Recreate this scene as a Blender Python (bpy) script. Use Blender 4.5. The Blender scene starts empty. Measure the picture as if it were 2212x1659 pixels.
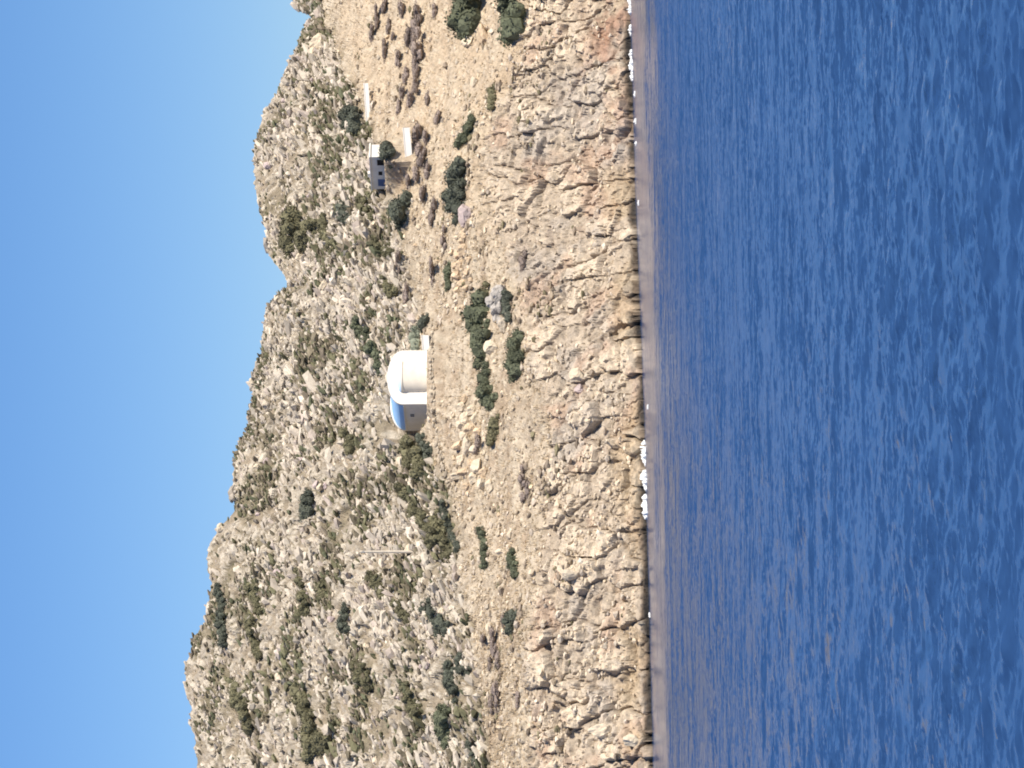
import bpy, math, random
import numpy as np
from mathutils import Matrix, Vector
from mathutils.bvhtree import BVHTree

# ------------------------------------------------------------------ camera
# The photograph was taken with the phone on its side: world-up is picture-left.
# "Upright" pixel coordinates: u to the right (0..768), v down (0..1024).
F = 3422.0            # focal length in pixels
HC = 7.0              # eye height above the sea
PITCH = math.atan(36.0 / F)
ROLL = math.radians(0.7)
cf = np.array([0, math.cos(PITCH), math.sin(PITCH)])
_up = np.array([0, -math.sin(PITCH), math.cos(PITCH)])
_rt = np.array([1.0, 0, 0])
crt = _rt * math.cos(ROLL) - _up * math.sin(ROLL)
cup = _up * math.cos(ROLL) + _rt * math.sin(ROLL)
CAM = np.array([0, 0, HC])

scene = bpy.context.scene
col = scene.collection
cd = bpy.data.cameras.new("camera")
cam = bpy.data.objects.new("camera", cd)
col.objects.link(cam)
cd.sensor_fit = 'HORIZONTAL'
cd.sensor_width = 36.0
cd.lens = 36.0 * F / 1024.0
cd.clip_start = 0.5
cd.clip_end = 30000
M = Matrix(((-cup[0], crt[0], -cf[0], 0), (-cup[1], crt[1], -cf[1], 0), (-cup[2], crt[2], -cf[2], HC), (0, 0, 0, 1)))
cam.matrix_world = M
scene.camera = cam

# ------------------------------------------------------------------ sky and sun
SUN_EL = math.radians(42)
SUN_AZ = math.radians(130)      # clockwise from +Y (the view direction)
world = bpy.data.worlds.new("World")
scene.world = world
world.use_nodes = True
wn = world.node_tree
wn.nodes.clear()
sky = wn.nodes.new("ShaderNodeTexSky")
sky.sky_type = 'NISHITA'
sky.sun_disc = False
sky.sun_elevation = SUN_EL
sky.sun_rotation = SUN_AZ
sky.altitude = 300
sky.air_density = 1.0
sky.dust_density = 0.0
sky.ozone_density = 3.0
hs = wn.nodes.new("ShaderNodeHueSaturation")
hs.inputs['Saturation'].default_value = 1.2
bg = wn.nodes.new("ShaderNodeBackground")
bg.inputs['Strength'].default_value = 0.0655
wo = wn.nodes.new("ShaderNodeOutputWorld")
wn.links.new(sky.outputs[0], hs.inputs['Color'])
tint = wn.nodes.new("ShaderNodeMix")
tint.data_type = 'RGBA'
tint.blend_type = 'MULTIPLY'
tint.inputs['Factor'].default_value = 1.0
tint.inputs[7].default_value = (0.90, 1.01, 1.28, 1)
wn.links.new(hs.outputs[0], tint.inputs[6])
wn.links.new(tint.outputs[2], bg.inputs[0])
wn.links.new(bg.outputs[0], wo.inputs[0])

sd = bpy.data.lights.new("sun", 'SUN')
sd.energy = 4.8
sd.angle = math.radians(0.53)
sd.color = (1.0, 0.90, 0.75)
sun = bpy.data.objects.new("sun", sd)
col.objects.link(sun)
sdir = Vector((math.sin(SUN_AZ) * math.cos(SUN_EL), math.cos(SUN_AZ) * math.cos(SUN_EL), math.sin(SUN_EL)))
sun.rotation_euler = sdir.to_track_quat('Z', 'Y').to_euler()
sun.location = (60, 100, 120)

vs = scene.view_settings
vs.view_transform = 'Standard'
vs.look = 'None'
vs.exposure = 0.56
vs.gamma = 1.0
scene.render.engine = 'CYCLES'
scene.cycles.use_denoising = True
scene.cycles.filter_width = 1.9
scene.cycles.max_bounces = 6

# ------------------------------------------------------------------ helpers
KP = 1024.0 / 2212.0


def P(x, y):
    """position read off the photograph (2212 px wide view) -> upright u, v"""
    return (1659.0 - y) * KP, x * KP


def ray(u, v):
    u = np.asarray(u, float)
    v = np.asarray(v, float)
    return cf + crt * ((u - 384) / F)[..., None] + cup * ((512 - v) / F)[..., None]


def project(p):
    d = p - CAM
    w = d @ cf
    return 384 + F * (d @ crt) / w, 512 - F * (d @ cup) / w


def hash3(i, j, k, s):
    h = (i.astype(np.uint32) * np.uint32(374761393) + j.astype(np.uint32) * np.uint32(668265263)
         + k.astype(np.uint32) * np.uint32(2147483647) + np.uint32(s) * np.uint32(1274126177))
    h = (h ^ (h >> np.uint32(13))) * np.uint32(1103515245)
    h = (h ^ (h >> np.uint32(15))) * np.uint32(2246822519)
    return ((h ^ (h >> np.uint32(16))) & np.uint32(0xFFFFFF)).astype(np.float64) / 16777215.0


def vnoise(p, s=0):
    """smooth value noise, -1..1"""
    f = np.floor(p)
    t = p - f
    t = t * t * t * (t * (t * 6 - 15) + 10)
    i, j, k = [f[:, n].astype(np.int64) for n in range(3)]
    r = 0
    for a in (0, 1):
        wa = t[:, 0] if a else 1 - t[:, 0]
        for b in (0, 1):
            wb = t[:, 1] if b else 1 - t[:, 1]
            for c in (0, 1):
                wc = t[:, 2] if c else 1 - t[:, 2]
                r = r + wa * wb * wc * hash3(i + a, j + b, k + c, s)
    return r * 2 - 1


def fbm(p, s=0, o=4, g=0.5):
    a, r, n = 1.0, 0, 0
    for q in range(o):
        r = r + a * vnoise(p * 2.03 ** q + 17.3 * q, s + q)
        n += a
        a *= g
    return r / n


def worley(p, s=0):
    """F1, F2, id of nearest cell (0..1)"""
    f = np.floor(p)
    t = p - f
    i, j, k = [f[:, n].astype(np.int64) for n in range(3)]
    n = len(p)
    d1 = np.full(n, 9.0)
    d2 = np.full(n, 9.0)
    idn = np.zeros(n)
    for a in (-1, 0, 1):
        for b in (-1, 0, 1):
            for c in (-1, 0, 1):
                ii, jj, kk = i + a, j + b, k + c
                dx = a + hash3(ii, jj, kk, s) - t[:, 0]
                dy = b + hash3(ii, jj, kk, s + 1) - t[:, 1]
                dz = c + hash3(ii, jj, kk, s + 2) - t[:, 2]
                d = np.sqrt(dx * dx + dy * dy + dz * dz)
                near = d < d1
                d2 = np.where(near, d1, np.minimum(d2, d))
                idn = np.where(near, hash3(ii, jj, kk, s + 3), idn)
                d1 = np.where(near, d, d1)
    return d1, d2, idn


def sstep(x, a, b):
    t = np.clip((x - a) / (b - a), 0, 1)
    return t * t * (3 - 2 * t)


def mesh_np(name, verts, faces, mats=(), colors=None, smooth=False):
    """faces: (n,k) int array, all of one size"""
    me = bpy.data.meshes.new(name)
    verts = np.asarray(verts, np.float32)
    faces = np.asarray(faces, np.int32)
    n, k = faces.shape
    me.vertices.add(len(verts))
    me.vertices.foreach_set('co', verts.ravel())
    me.loops.add(n * k)
    me.loops.foreach_set('vertex_index', faces.ravel())
    me.polygons.add(n)
    me.polygons.foreach_set('loop_start', np.arange(0, n * k, k, dtype=np.int32))
    me.polygons.foreach_set('loop_total', np.full(n, k, np.int32))
    me.polygons.foreach_set('use_smooth', np.full(n, smooth, bool))
    for m in mats:
        me.materials.append(m)
    if colors is not None:
        ca = me.color_attributes.new('Col', 'FLOAT_COLOR', 'POINT')
        c4 = np.ones((len(verts), 4), np.float32)
        c4[:, :3] = colors
        ca.data.foreach_set('color', c4.ravel())
    me.update()
    me.validate()
    return me


def obj(name, me, parent=None, loc=None, label=None, cat=None, group=None, kind=None):
    o = bpy.data.objects.new(name, me)
    col.objects.link(o)
    if parent is not None:
        o.parent = parent
    if loc is not None:
        o.location = loc
    if label:
        o['label'] = label
    if cat:
        o['category'] = cat
    if group:
        o['group'] = group
    if kind:
        o['kind'] = kind
    return o


class MB:
    def __init__(self):
        self.v, self.f = [], []

    def add(self, vs_, fs_):
        b = len(self.v)
        self.v += [tuple(x) for x in vs_]
        self.f += [tuple(i + b for i in f) for f in fs_]

    def box(self, x0, x1, y0, y1, z0, z1):
        self.add([(x0, y0, z0), (x1, y0, z0), (x1, y1, z0), (x0, y1, z0), (x0, y0, z1), (x1, y0, z1), (x1, y1, z1), (x0, y1, z1)],
                 [(0, 3, 2, 1), (4, 5, 6, 7), (0, 1, 5, 4), (1, 2, 6, 5), (2, 3, 7, 6), (3, 0, 4, 7)])

    def build(self, name, mat, parent=None, bevel=0, smooth=False, **kw):
        me = bpy.data.meshes.new(name)
        me.from_pydata(self.v, [], self.f)
        me.materials.append(mat)
        if smooth:
            me.polygons.foreach_set('use_smooth', [True] * len(me.polygons))
        me.update()
        o = obj(name, me, parent, **kw)
        if bevel:
            b = o.modifiers.new('bevel', 'BEVEL')
            b.width = bevel
            b.segments = 2
            b.limit_method = 'ANGLE'
        return o


# ------------------------------------------------------------------ materials
def new_mat(name, rough=0.9, spec=0.2):
    m = bpy.data.materials.new(name)
    m.use_nodes = True
    nt = m.node_tree
    b = nt.nodes['Principled BSDF']
    b.inputs['Roughness'].default_value = rough
    b.inputs['Specular IOR Level'].default_value = spec
    return m, nt, b


def noise_node(nt, scale, detail=4, rough=0.6, coord=None):
    n = nt.nodes.new('ShaderNodeTexNoise')
    n.inputs['Scale'].default_value = scale
    n.inputs['Detail'].default_value = detail
    n.inputs['Roughness'].default_value = rough
    if coord is not None:
        nt.links.new(coord, n.inputs['Vector'])
    return n


def tint_mat(name, rgb, var=0.25, scale=3.0, rough=0.9, bump=0.0, obj_var=0.0, attr=False, spec=0.2):
    """base colour x noise; optional per-object or per-vertex tint"""
    m, nt, b = new_mat(name, rough, spec)
    geo = nt.nodes.new('ShaderNodeNewGeometry')
    n = noise_node(nt, scale, 5, 0.65, geo.outputs['Position'])
    mr = nt.nodes.new('ShaderNodeMapRange')
    mr.inputs['From Min'].default_value = 0.3
    mr.inputs['From Max'].default_value = 0.7
    mr.inputs['To Min'].default_value = 1 - var
    mr.inputs['To Max'].default_value = 1 + var
    nt.links.new(n.outputs['Fac'], mr.inputs['Value'])
    mul = nt.nodes.new('ShaderNodeVectorMath')
    mul.operation = 'SCALE'
    if attr:
        at = nt.nodes.new('ShaderNodeAttribute')
        at.attribute_name = 'Col'
        nt.links.new(at.outputs['Color'], mul.inputs[0])
    else:
        mul.inputs[0].default_value = rgb
    nt.links.new(mr.outputs[0], mul.inputs['Scale'])
    out = mul.outputs[0]
    if obj_var:
        oi = nt.nodes.new('ShaderNodeObjectInfo')
        m2 = nt.nodes.new('ShaderNodeMapRange')
        m2.inputs['To Min'].default_value = 1 - obj_var
        m2.inputs['To Max'].default_value = 1 + obj_var
        nt.links.new(oi.outputs['Random'], m2.inputs['Value'])
        mu = nt.nodes.new('ShaderNodeVectorMath')
        mu.operation = 'SCALE'
        nt.links.new(out, mu.inputs[0])
        nt.links.new(m2.outputs[0], mu.inputs['Scale'])
        out = mu.outputs[0]
    nt.links.new(out, b.inputs['Base Color'])
    if bump:
        bp = nt.nodes.new('ShaderNodeBump')
        bp.inputs['Strength'].default_value = 0.8
        bp.inputs['Distance'].default_value = bump
        n2 = noise_node(nt, scale * 3, 6, 0.7, geo.outputs['Position'])
        nt.links.new(n2.outputs['Fac'], bp.inputs['Height'])
        nt.links.new(bp.outputs[0], b.inputs['Normal'])
    return m


M_TERRAIN = tint_mat('limestone_slope', (0.4, 0.34, 0.27), 0.30, 2.2, 0.95, bump=0.20, attr=True, spec=0.1)
M_STUFF_ROCK = tint_mat('loose_limestone', (0.4, 0.34, 0.27), 0.15, 4.0, 0.95, attr=True, spec=0.1)
M_STUFF_LEAF = tint_mat('low_scrub', (0.1, 0.1, 0.05), 0.25, 5.0, 0.9, attr=True, spec=0.1)
M_ROCK = {
    'pale': tint_mat('pale_limestone', (0.46, 0.40, 0.315), 0.22, 3.0, 0.95, 0.05, 0.12, spec=0.1),
    'cream': tint_mat('cream_limestone', (0.62, 0.53, 0.40), 0.14, 3.0, 0.95, 0.03, 0.05, spec=0.1),
    'orange': tint_mat('ochre_limestone', (0.58, 0.45, 0.31), 0.2, 2.5, 0.95, 0.04, 0.15, spec=0.1),
    'grey': tint_mat('grey_limestone', (0.37, 0.345, 0.315), 0.35, 2.5, 0.95, 0.05, 0.10, spec=0.1),
    'pink': tint_mat('pinkish_grey_limestone', (0.46, 0.38, 0.36), 0.18, 2.5, 0.95, 0.05, 0.08, spec=0.1),
}
M_LEAF = {
    'green': tint_mat('green_leaves', (0.097, 0.108, 0.068), 0.5, 4.0, 0.75, 0, 0.25, spec=0.25),
    'dark': tint_mat('dark_green_leaves', (0.078, 0.087, 0.066), 0.5, 4.0, 0.75, 0, 0.2, spec=0.25),
    'olive': tint_mat('olive_leaves', (0.135, 0.127, 0.075), 0.5, 4.0, 0.8, 0, 0.25, spec=0.2),
    'mauve': tint_mat('dry_mauve_twigs', (0.25, 0.205, 0.18), 0.25, 4.0, 0.9, 0, 0.2, spec=0.1),
    'silver': tint_mat('silver_green_leaves', (0.23, 0.25, 0.19), 0.2, 4.0, 0.9, 0, 0.15, spec=0.1),
}
M_BARK = tint_mat('bark', (0.10, 0.075, 0.055), 0.3, 6.0)
M_WHITE = tint_mat('white_limewash', (0.72, 0.69, 0.63), 0.10, 1.1, 0.9, 0.01)
M_BRIGHT = tint_mat('sun_brightened_limewash', (0.86, 0.83, 0.77), 0.06, 1.1, 0.9, 0.006)  # white limewash lightened to paint stronger sun onto the low walls
M_CREAM = tint_mat('cream_limewash', (0.74, 0.68, 0.58), 0.10, 1.2, 0.9, 0.01)
M_BLUE = tint_mat('blue_roof_paint', (0.33, 0.59, 0.93), 0.06, 1.5, 0.6, 0.002)
M_PALEBLUE = tint_mat('sunlit_blue_paint', (0.50, 0.66, 0.86), 0.05, 1.5, 0.7)  # roof blue with washed-out sun glare painted in, for the apse dome
M_DOORBLUE = tint_mat('blue_door_paint', (0.07, 0.12, 0.26), 0.1, 3.0, 0.6)
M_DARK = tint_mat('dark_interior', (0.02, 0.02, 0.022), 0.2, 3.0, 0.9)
M_GLASS, _nt, _b = new_mat('window_glass', 0.12, 0.5)
_b.inputs['Base Color'].default_value = (0.02, 0.03, 0.045, 1)
M_WOOD = tint_mat('grey_timber', (0.55, 0.49, 0.40), 0.2, 6.0, 0.9)
M_METAL = tint_mat('dull_metal', (0.3, 0.3, 0.3), 0.1, 6.0, 0.5)
M_STONE = tint_mat('dry_stone', (0.42, 0.36, 0.28), 0.2, 3.0, 0.95, 0.03, 0.25, spec=0.1)
M_STRAW = tint_mat('dry_grass', (0.46, 0.34, 0.19), 0.2, 3.0, 0.95, attr=True, spec=0.05)
M_FOAM = tint_mat('sea_foam', (0.86, 0.87, 0.86), 0.05, 4.0, 0.7)

# ------------------------------------------------------------------ the hillside
SKY_L = [(0, 635), (18, 645), (30, 672), (45, 682), (60, 662), (90, 650), (120, 635), (160, 612), (200, 600), (240, 576), (280, 560),
         (320, 551), (370, 549), (420, 556), (460, 563), (500, 578), (540, 578), (570, 596), (590, 612), (608, 622), (620, 618), (632, 602),
         (645, 586), (670, 573), (720, 566), (770, 561), (800, 551), (830, 546), (880, 541), (930, 528), (980, 512), (1020, 506),
         (1060, 509), (1100, 505), (1120, 495), (1135, 472), (1170, 456), (1200, 446), (1230, 448), (1260, 456), (1300, 450),
         (1340, 440), (1370, 421), (1400, 415), (1440, 403), (1480, 402), (1520, 408), (1560, 415), (1600, 422), (1659, 425)]
BASE_L = [(0, 700), (50, 703), (100, 722), (190, 765), (290, 802), (340, 825), (400, 845), (480, 868), (560, 876), (660, 900), (720, 886), (760, 878), (940, 886), (985, 920),
          (1030, 957), (1120, 985), (1250, 1002), (1400, 1026), (1550, 1046), (1659, 1056)]
CLIFF_L = [(0, 1130), (100, 1120), (200, 1085), (350, 1020), (480, 1035), (650, 1115), (800, 1145), (950, 1180), (1100, 1160),
           (1300, 1145), (1500, 1125), (1659, 1115)]
WATER_L = [(0, 1360), (200, 1366), (400, 1371), (650, 1381), (900, 1391), (1100, 1396), (1300, 1402), (1659, 1410)]


def curve(tab):
    a = np.array([P(x, y) for y, x in tab])
    a = a[np.argsort(a[:, 0])]
    return lambda u: np.interp(u, a[:, 0], a[:, 1])


c_sky, c_base, c_cliff, c_water = map(curve, (SKY_L, BASE_L, CLIFF_L, WATER_L))

us = np.concatenate([np.linspace(-760, -170, 60, endpoint=False), np.arange(-170, 938, 1.3), np.linspace(938, 1530, 60)])
NU = len(us)


def ydist(k, z0, y0, slope):
    t = math.tan(math.radians(slope))
    return (HC - z0 - 0 + t * y0) / (t - k)


def kslope(u, v):
    d = ray(u, v)
    return d[..., 2] / d[..., 1]


kw, kc, kb, ks = [kslope(us, c(us)) for c in (c_water, c_cliff, c_base, c_sky)]
Yw = -HC / kw
Zw = np.zeros(NU)
Yc = (HC - Zw + math.tan(math.radians(40)) * Yw) / (math.tan(math.radians(40)) - kc)
Zc = HC + kc * Yc
sl = 25.0
Yb = (HC - Zc + math.tan(math.radians(sl)) * Yc) / (math.tan(math.radians(sl)) - kb)
Zb = HC + kb * Yb
sl = 37.0
Ys = (HC - Zb + math.tan(math.radians(sl)) * Yb) / (math.tan(math.radians(sl)) - ks)
Zs = HC + ks * Ys
segs = [((Yw - 9, Zw - 4), (Yw, Zw), 7), ((Yw, Zw), (Yc, Zc), 100), ((Yc, Zc), (Yb, Zb), 90), ((Yb, Zb), (Ys, Zs), 190),
        ((Ys, Zs), (Ys + 6, Zs - 1.5), 10), ((Ys + 6, Zs - 1.5), (Ys + 60, Zs - 22), 12)]
YY, ZZ, TT = [], [], []
for si, (a, b, n) in enumerate(segs):
    for q in range(n):
        t = q / n
        YY.append(a[0] * (1 - t) + b[0] * t)
        ZZ.append(a[1] * (1 - t) + b[1] * t)
        TT.append(np.full(NU, si + t))
YY, ZZ, TT = np.array(YY), np.array(ZZ), np.array(TT)
NR = len(YY)
UU = np.tile(us, (NR, 1))
# lateral position from the column's direction
dw = ray(UU, np.full_like(UU, 548.0))
XX = dw[..., 0] / dw[..., 1] * YY
for it in range(2):      # account for the slight camera roll
    _, vv = project(np.stack([XX, YY, ZZ], -1).reshape(-1, 3))
    dw = ray(UU, vv.reshape(UU.shape))
    XX = dw[..., 0] / dw[..., 1] * YY
pos = np.stack([XX, YY, ZZ], -1).reshape(-1, 3)
T = TT.ravel()
hillw = sstep(T, 2.85, 3.08)
cliffw = 1 - sstep(T, 1.75, 2.15)
cliffw *= 1.0
terrw = np.clip(1 - hillw - cliffw, 0, 1)

C33, S33 = math.cos(math.radians(33)), math.sin(math.radians(33))


def strata(p, k):
    a = p[:, 0] * C33 + p[:, 2] * S33
    b = -p[:, 0] * S33 + p[:, 2] * C33
    return np.stack([a * k, b, p[:, 1]], -1)


big = fbm(pos / 9.0, 3, 3)
mid = fbm(strata(pos, 0.55) / 2.6, 11, 4)
warp = np.stack([fbm(pos / 2.0, 21, 3), fbm(pos / 2.0, 31, 3), fbm(pos / 2.0, 41, 3)], -1)
pw = pos + warp * 0.6
w1, w1b, id1 = worley(strata(pw, 0.7) / 1.5, 51)
w2, w2b, id2 = worley(strata(pw, 0.75) / 0.62, 61)
w3, w3b, id3 = worley(pw * np.array([1.05, 0.6, 0.75]) / 2.7, 71)     # cliff blocks
w4, w4b, id4 = worley(pw * np.array([0.8, 1, 1.1]) / 0.95, 81)
fine = fbm(pos / 0.45, 91, 3)
edge1, edge2, edge3, edge4 = w1b - w1, w2b - w2, w3b - w3, w4b - w4
patch = fbm(strata(pos, 0.2) / 2.4, 101, 3)
dh = (0.35 * big + 0.55 * mid + 0.60 * (id1 - 0.45) * sstep(edge1, 0.0, 0.2) + 0.36 * (id2 - 0.4) * sstep(edge2, 0.0, 0.2) + 0.14 * fine)
dt = (0.10 * np.sin(pos[:, 2] * 3.4 + 2.5 * big + 0.05 * pos[:, 0]) + 0.30 * big + 0.16 * mid + 0.10 * fine + 0.16 * np.maximum(id2 - 0.55, 0) * sstep(edge2, 0, 0.3) * 2)
ledge = np.mod(pos[:, 2] * 0.8 + 0.9 * big + 0.5 * id3 + 0.06 * pos[:, 0], 1.0)
dc = (0.8 * big + 0.35 * mid + 0.38 * (sstep(ledge, 0.0, 0.15) - ledge) + 0.75 * (id3 - 0.5) * sstep(edge3, 0, 0.07) - 0.45 * (1 - sstep(edge3, 0.01, 0.07))
      + 0.42 * (id4 - 0.5) * sstep(edge4, 0, 0.10) - 0.20 * (1 - sstep(edge4, 0, 0.08)) + 0.24 * fine + 0.10 * (id2 - 0.5) * sstep(edge2, 0, 0.2) * 2)
disp = hillw * dh + terrw * dt + cliffw * dc
disp *= np.where(T > 3.9, 0.55, 1.0) * sstep(T, 0.55, 1.15) + 0.35 * (1 - sstep(T, 0.55, 1.15))
disp *= np.where(T > 5, 0.3, 1)
tilt = hillw * 37 + terrw * 25 + cliffw * 45
nrm = np.stack([0 * T, -np.sin(np.radians(tilt)), np.cos(np.radians(tilt))], -1)
base_pos = pos.copy()
pos = pos + nrm * disp[:, None]
# undercut at the waterline: a steep wet lip
lip = np.exp(-((T - 1.06) / 0.05) ** 2)
pos[:, 1] -= 0.45 * lip
pos[:, 2] += 0.15 * lip

gridp = base_pos.reshape(NR, NU, 3)
gu, gv = project(base_pos)
gu, gv = gu.reshape(NR, NU), gv.reshape(NR, NU)
front = (TT > 1.0) & (TT < 4.0)


def ground_at(u, v):
    d = (gu - u) ** 2 + (gv - v) ** 2 + np.where(front, 0, 1e9)
    i = np.unravel_index(np.argmin(d), d.shape)
    return gridp[i].copy()


def level_pad(origin, rz, x0, x1, y0, y1, margin=0.7, fill=False):
    """cut a level platform for a building; coordinates in the building's own frame"""
    c, s = math.cos(rz), math.sin(rz)
    dx, dy = pos[:, 0] - origin[0], pos[:, 1] - origin[1]
    lx, ly = c * dx + s * dy, -s * dx + c * dy
    d = np.maximum.reduce([x0 - lx, lx - x1, y0 - ly, ly - y1])
    w = 1 - sstep(d, 0.25, margin + 0.25)
    if not fill:
        w = np.where(pos[:, 2] > origin[2], w, 0.0)
    pos[:, 2] = pos[:, 2] * (1 - w) + origin[2] * w
    return w


# building sites
CH_ROT = math.radians(25)
u0, v0 = P(923, 873)                       # corner shared by the end wall and the shaded long wall
ch_c = ground_at(u0, v0)
sc_ch = F / ch_c[1]
CH_W = 53.5 / sc_ch / math.cos(CH_ROT)
CH_L = 27.5 / sc_ch / math.sin(CH_ROT)
CH_H = 24.5 / sc_ch
CH_R = 15.0 / sc_ch
ch_o = ch_c + np.array([math.cos(CH_ROT), math.sin(CH_ROT), 0]) * CH_W / 2     # middle of the end wall
padw = level_pad(ch_o, CH_ROT, -CH_W / 2 - 0.9, CH_W / 2 + 0.2, -1.4, CH_L + 0.2, 0.9, True)
u1, v1 = P(834, 408)
HS_ROT = math.radians(-50)
hs_o = ground_at(u1, v1)
sc_hs = F / hs_o[1]
padw2 = level_pad(hs_o, HS_ROT, -0.1, 46 / sc_hs, -0.5, 1.5, 0.6, True)

# ground colour: bare limestone, dry grass and soil by zone
def mixc(a, b, w):
    return a * (1 - w)[:, None] + b * w[:, None]


cN = lambda *c: np.tile(np.array(c, float), (len(pos), 1))
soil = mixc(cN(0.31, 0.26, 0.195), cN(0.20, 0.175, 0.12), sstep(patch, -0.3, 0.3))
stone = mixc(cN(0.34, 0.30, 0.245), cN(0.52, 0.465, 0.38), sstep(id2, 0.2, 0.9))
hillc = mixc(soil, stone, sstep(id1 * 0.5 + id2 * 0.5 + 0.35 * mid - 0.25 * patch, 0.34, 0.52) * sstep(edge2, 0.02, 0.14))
grass = mixc(cN(0.50, 0.425, 0.325), cN(0.40, 0.335, 0.255), sstep(fbm(pos * np.array([1, 1, 2.5]) / 1.6, 111, 4), -0.3, 0.35))
grass = mixc(grass, cN(0.36, 0.29, 0.215), sstep(fbm(pos / 3.2, 121, 3), 0.15, 0.5) * 0.7)
grass = mixc(grass, cN(0.33, 0.25, 0.175), sstep(fbm(pos * np.array([0.35, 1, 2.2]) / 1.5, 125, 4), 0.05, 0.4) * 0.65)
gold = sstep(UU.ravel(), 480, 640) * 0.55
grass = mixc(grass, cN(0.53, 0.42, 0.295), gold * (0.4 + 0.6 * sstep(fbm(pos * np.array([0.4, 1, 2]) / 2.0, 127, 4), -0.35, 0.2)))
grass = mixc(grass, cN(0.52, 0.45, 0.35), sstep(id2, 0.72, 0.8) * sstep(edge2, 0.05, 0.2) * 0.8)
cl_a = mixc(cN(0.43, 0.36, 0.28), cN(0.62, 0.525, 0.405), sstep(id3 * 0.6 + id4 * 0.4, 0.25, 0.75))
cl_a = mixc(cl_a, cN(0.42, 0.375, 0.325), sstep(fbm(pos / 4.0, 131, 3), 0.05, 0.4) * 0.65)
cl_a = mixc(cl_a, cN(0.45, 0.33, 0.245), sstep(fbm(pos / 3.5, 141, 3), 0.12, 0.42) * 0.7)
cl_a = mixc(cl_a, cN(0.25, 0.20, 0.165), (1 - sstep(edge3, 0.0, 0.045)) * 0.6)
zz = pos[:, 2] + 0.5 * fbm(pos / 2.2, 151, 3)
ochre = sstep(zz, 3.0, 1.2) * sstep(fbm(pos / 5.0, 161, 2), -0.25, 0.3)
cl_a = mixc(cl_a, cN(0.42, 0.32, 0.20), ochre * 0.55)
redw = sstep(UU.ravel(), 560, 720) * sstep(zz, 5.0, 1.5) * sstep(fbm(pos / 3.0, 165, 3), -0.35, 0.2)
cl_a = mixc(cl_a, cN(0.36, 0.215, 0.15), redw * 0.8)
cl_a = mixc(cl_a, cN(0.15, 0.115, 0.085), sstep(zz, 0.6, 0.25))       # wet, algae covered rock
cl_a = mixc(cl_a, cN(0.05, 0.045, 0.04), sstep(zz, 0.3, 0.05))
cmask = np.clip(cliffw + 0.35 * fbm(pos / 3.0, 171, 3) * (1 - np.abs(2 * cliffw - 1)), 0, 1)
hmask = hillw
gcol = mixc(grass, cl_a, sstep(cmask, 0.3, 0.7))
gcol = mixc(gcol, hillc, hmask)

ii = np.arange(NR * NU).reshape(NR, NU)
quads = np.stack([ii[:-1, :-1], ii[:-1, 1:], ii[1:, 1:], ii[1:, :-1]], -1).reshape(-1, 4)
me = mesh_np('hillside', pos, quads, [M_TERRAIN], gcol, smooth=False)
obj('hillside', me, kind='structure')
bvh = BVHTree.FromPolygons([tuple(p) for p in pos], quads.tolist())


def hit(u, v):
    d = Vector(ray(np.array(u), np.array(v)))
    d.normalize()
    h = bvh.ray_cast(Vector(CAM), d)
    return h[0], h[1]


def hitP(x, y):
    u, v = P(x, y)
    p, n = hit(u, v)
    while p is None:
        v += 2
        p, n = hit(u, v)
    return p, n


# ------------------------------------------------------------------ the sea
rng = np.random.default_rng(5)
vrow = np.arange(1150, 622, -0.8)
ysea = HC * F / (vrow - 548.0)
usea = np.concatenate([np.linspace(-520, -80, 60, endpoint=False), np.arange(-80, 850, 2.2), np.linspace(850, 1290, 60)])
SY = np.repeat(ysea[:, None], len(usea), 1)
SX = (usea[None, :] - 384) / F * SY
SXf, SYf = SX.ravel(), SY.ravel()
dyr = np.abs(np.gradient(ysea))
DY = np.repeat(dyr[:, None], len(usea), 1).ravel()
zsea = np.zeros_like(SXf)
gust = 0.75 + 0.45 * vnoise(np.stack([SXf / 14, SYf / 26, 0 * SXf], -1), 7) + 0.2 * vnoise(np.stack([SXf / 5, SYf / 9, 0 * SXf], -1), 8)
calm = 1 - 0.8 * sstep(SYf, 180, 210)
for q in range(64):
    lam = 0.35 * (4.0 / 0.35) ** (q / 63.0)
    th = rng.normal(math.radians(80), math.radians(48))
    kx, ky = 2 * math.pi / lam * math.cos(th), 2 * math.pi / lam * math.sin(th)
    ph = rng.uniform(0, 2 * math.pi)
    amp = 0.0060 * lam ** 0.5
    fade = sstep(lam / DY, 2.0, 4.0)
    s_ = np.sin(kx * SXf + ky * SYf + ph)
    zsea += amp * fade * (s_ + 0.25 * s_ * s_)
zsea *= gust * calm
sv = np.stack([SXf, SYf, zsea], -1)
nr_, nc_ = SX.shape
jj = np.arange(nr_ * nc_).reshape(nr_, nc_)
sq = np.stack([jj[:-1, :-1], jj[:-1, 1:], jj[1:, 1:], jj[1:, :-1]], -1).reshape(-1, 4)
# the sheet goes on to the horizon all round
per = np.concatenate([jj[0, :-1], jj[:-1, -1], jj[-1, :0:-1], jj[:0:-1, 0]])
cen = np.array([0, 150.0])
pdv = sv[per, :2] - cen
far = cen + pdv / np.linalg.norm(pdv, axis=1)[:, None] * 9000.0
fv = np.concatenate([far, np.zeros((len(far), 1))], 1)
fi = np.arange(len(per)) + len(sv)
skirt = np.stack([per, fi, np.roll(fi, -1), np.roll(per, -1)], -1)
sv = np.concatenate([sv, fv])
sq = np.concatenate([sq, skirt])

M_SEA, nt, b = new_mat('sea_water', 0.16, 0.5)
b.inputs['IOR'].default_value = 1.5
b.inputs['Base Color'].default_value = (0.022, 0.062, 0.165, 1)
geo = nt.nodes.new('ShaderNodeNewGeometry')


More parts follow.
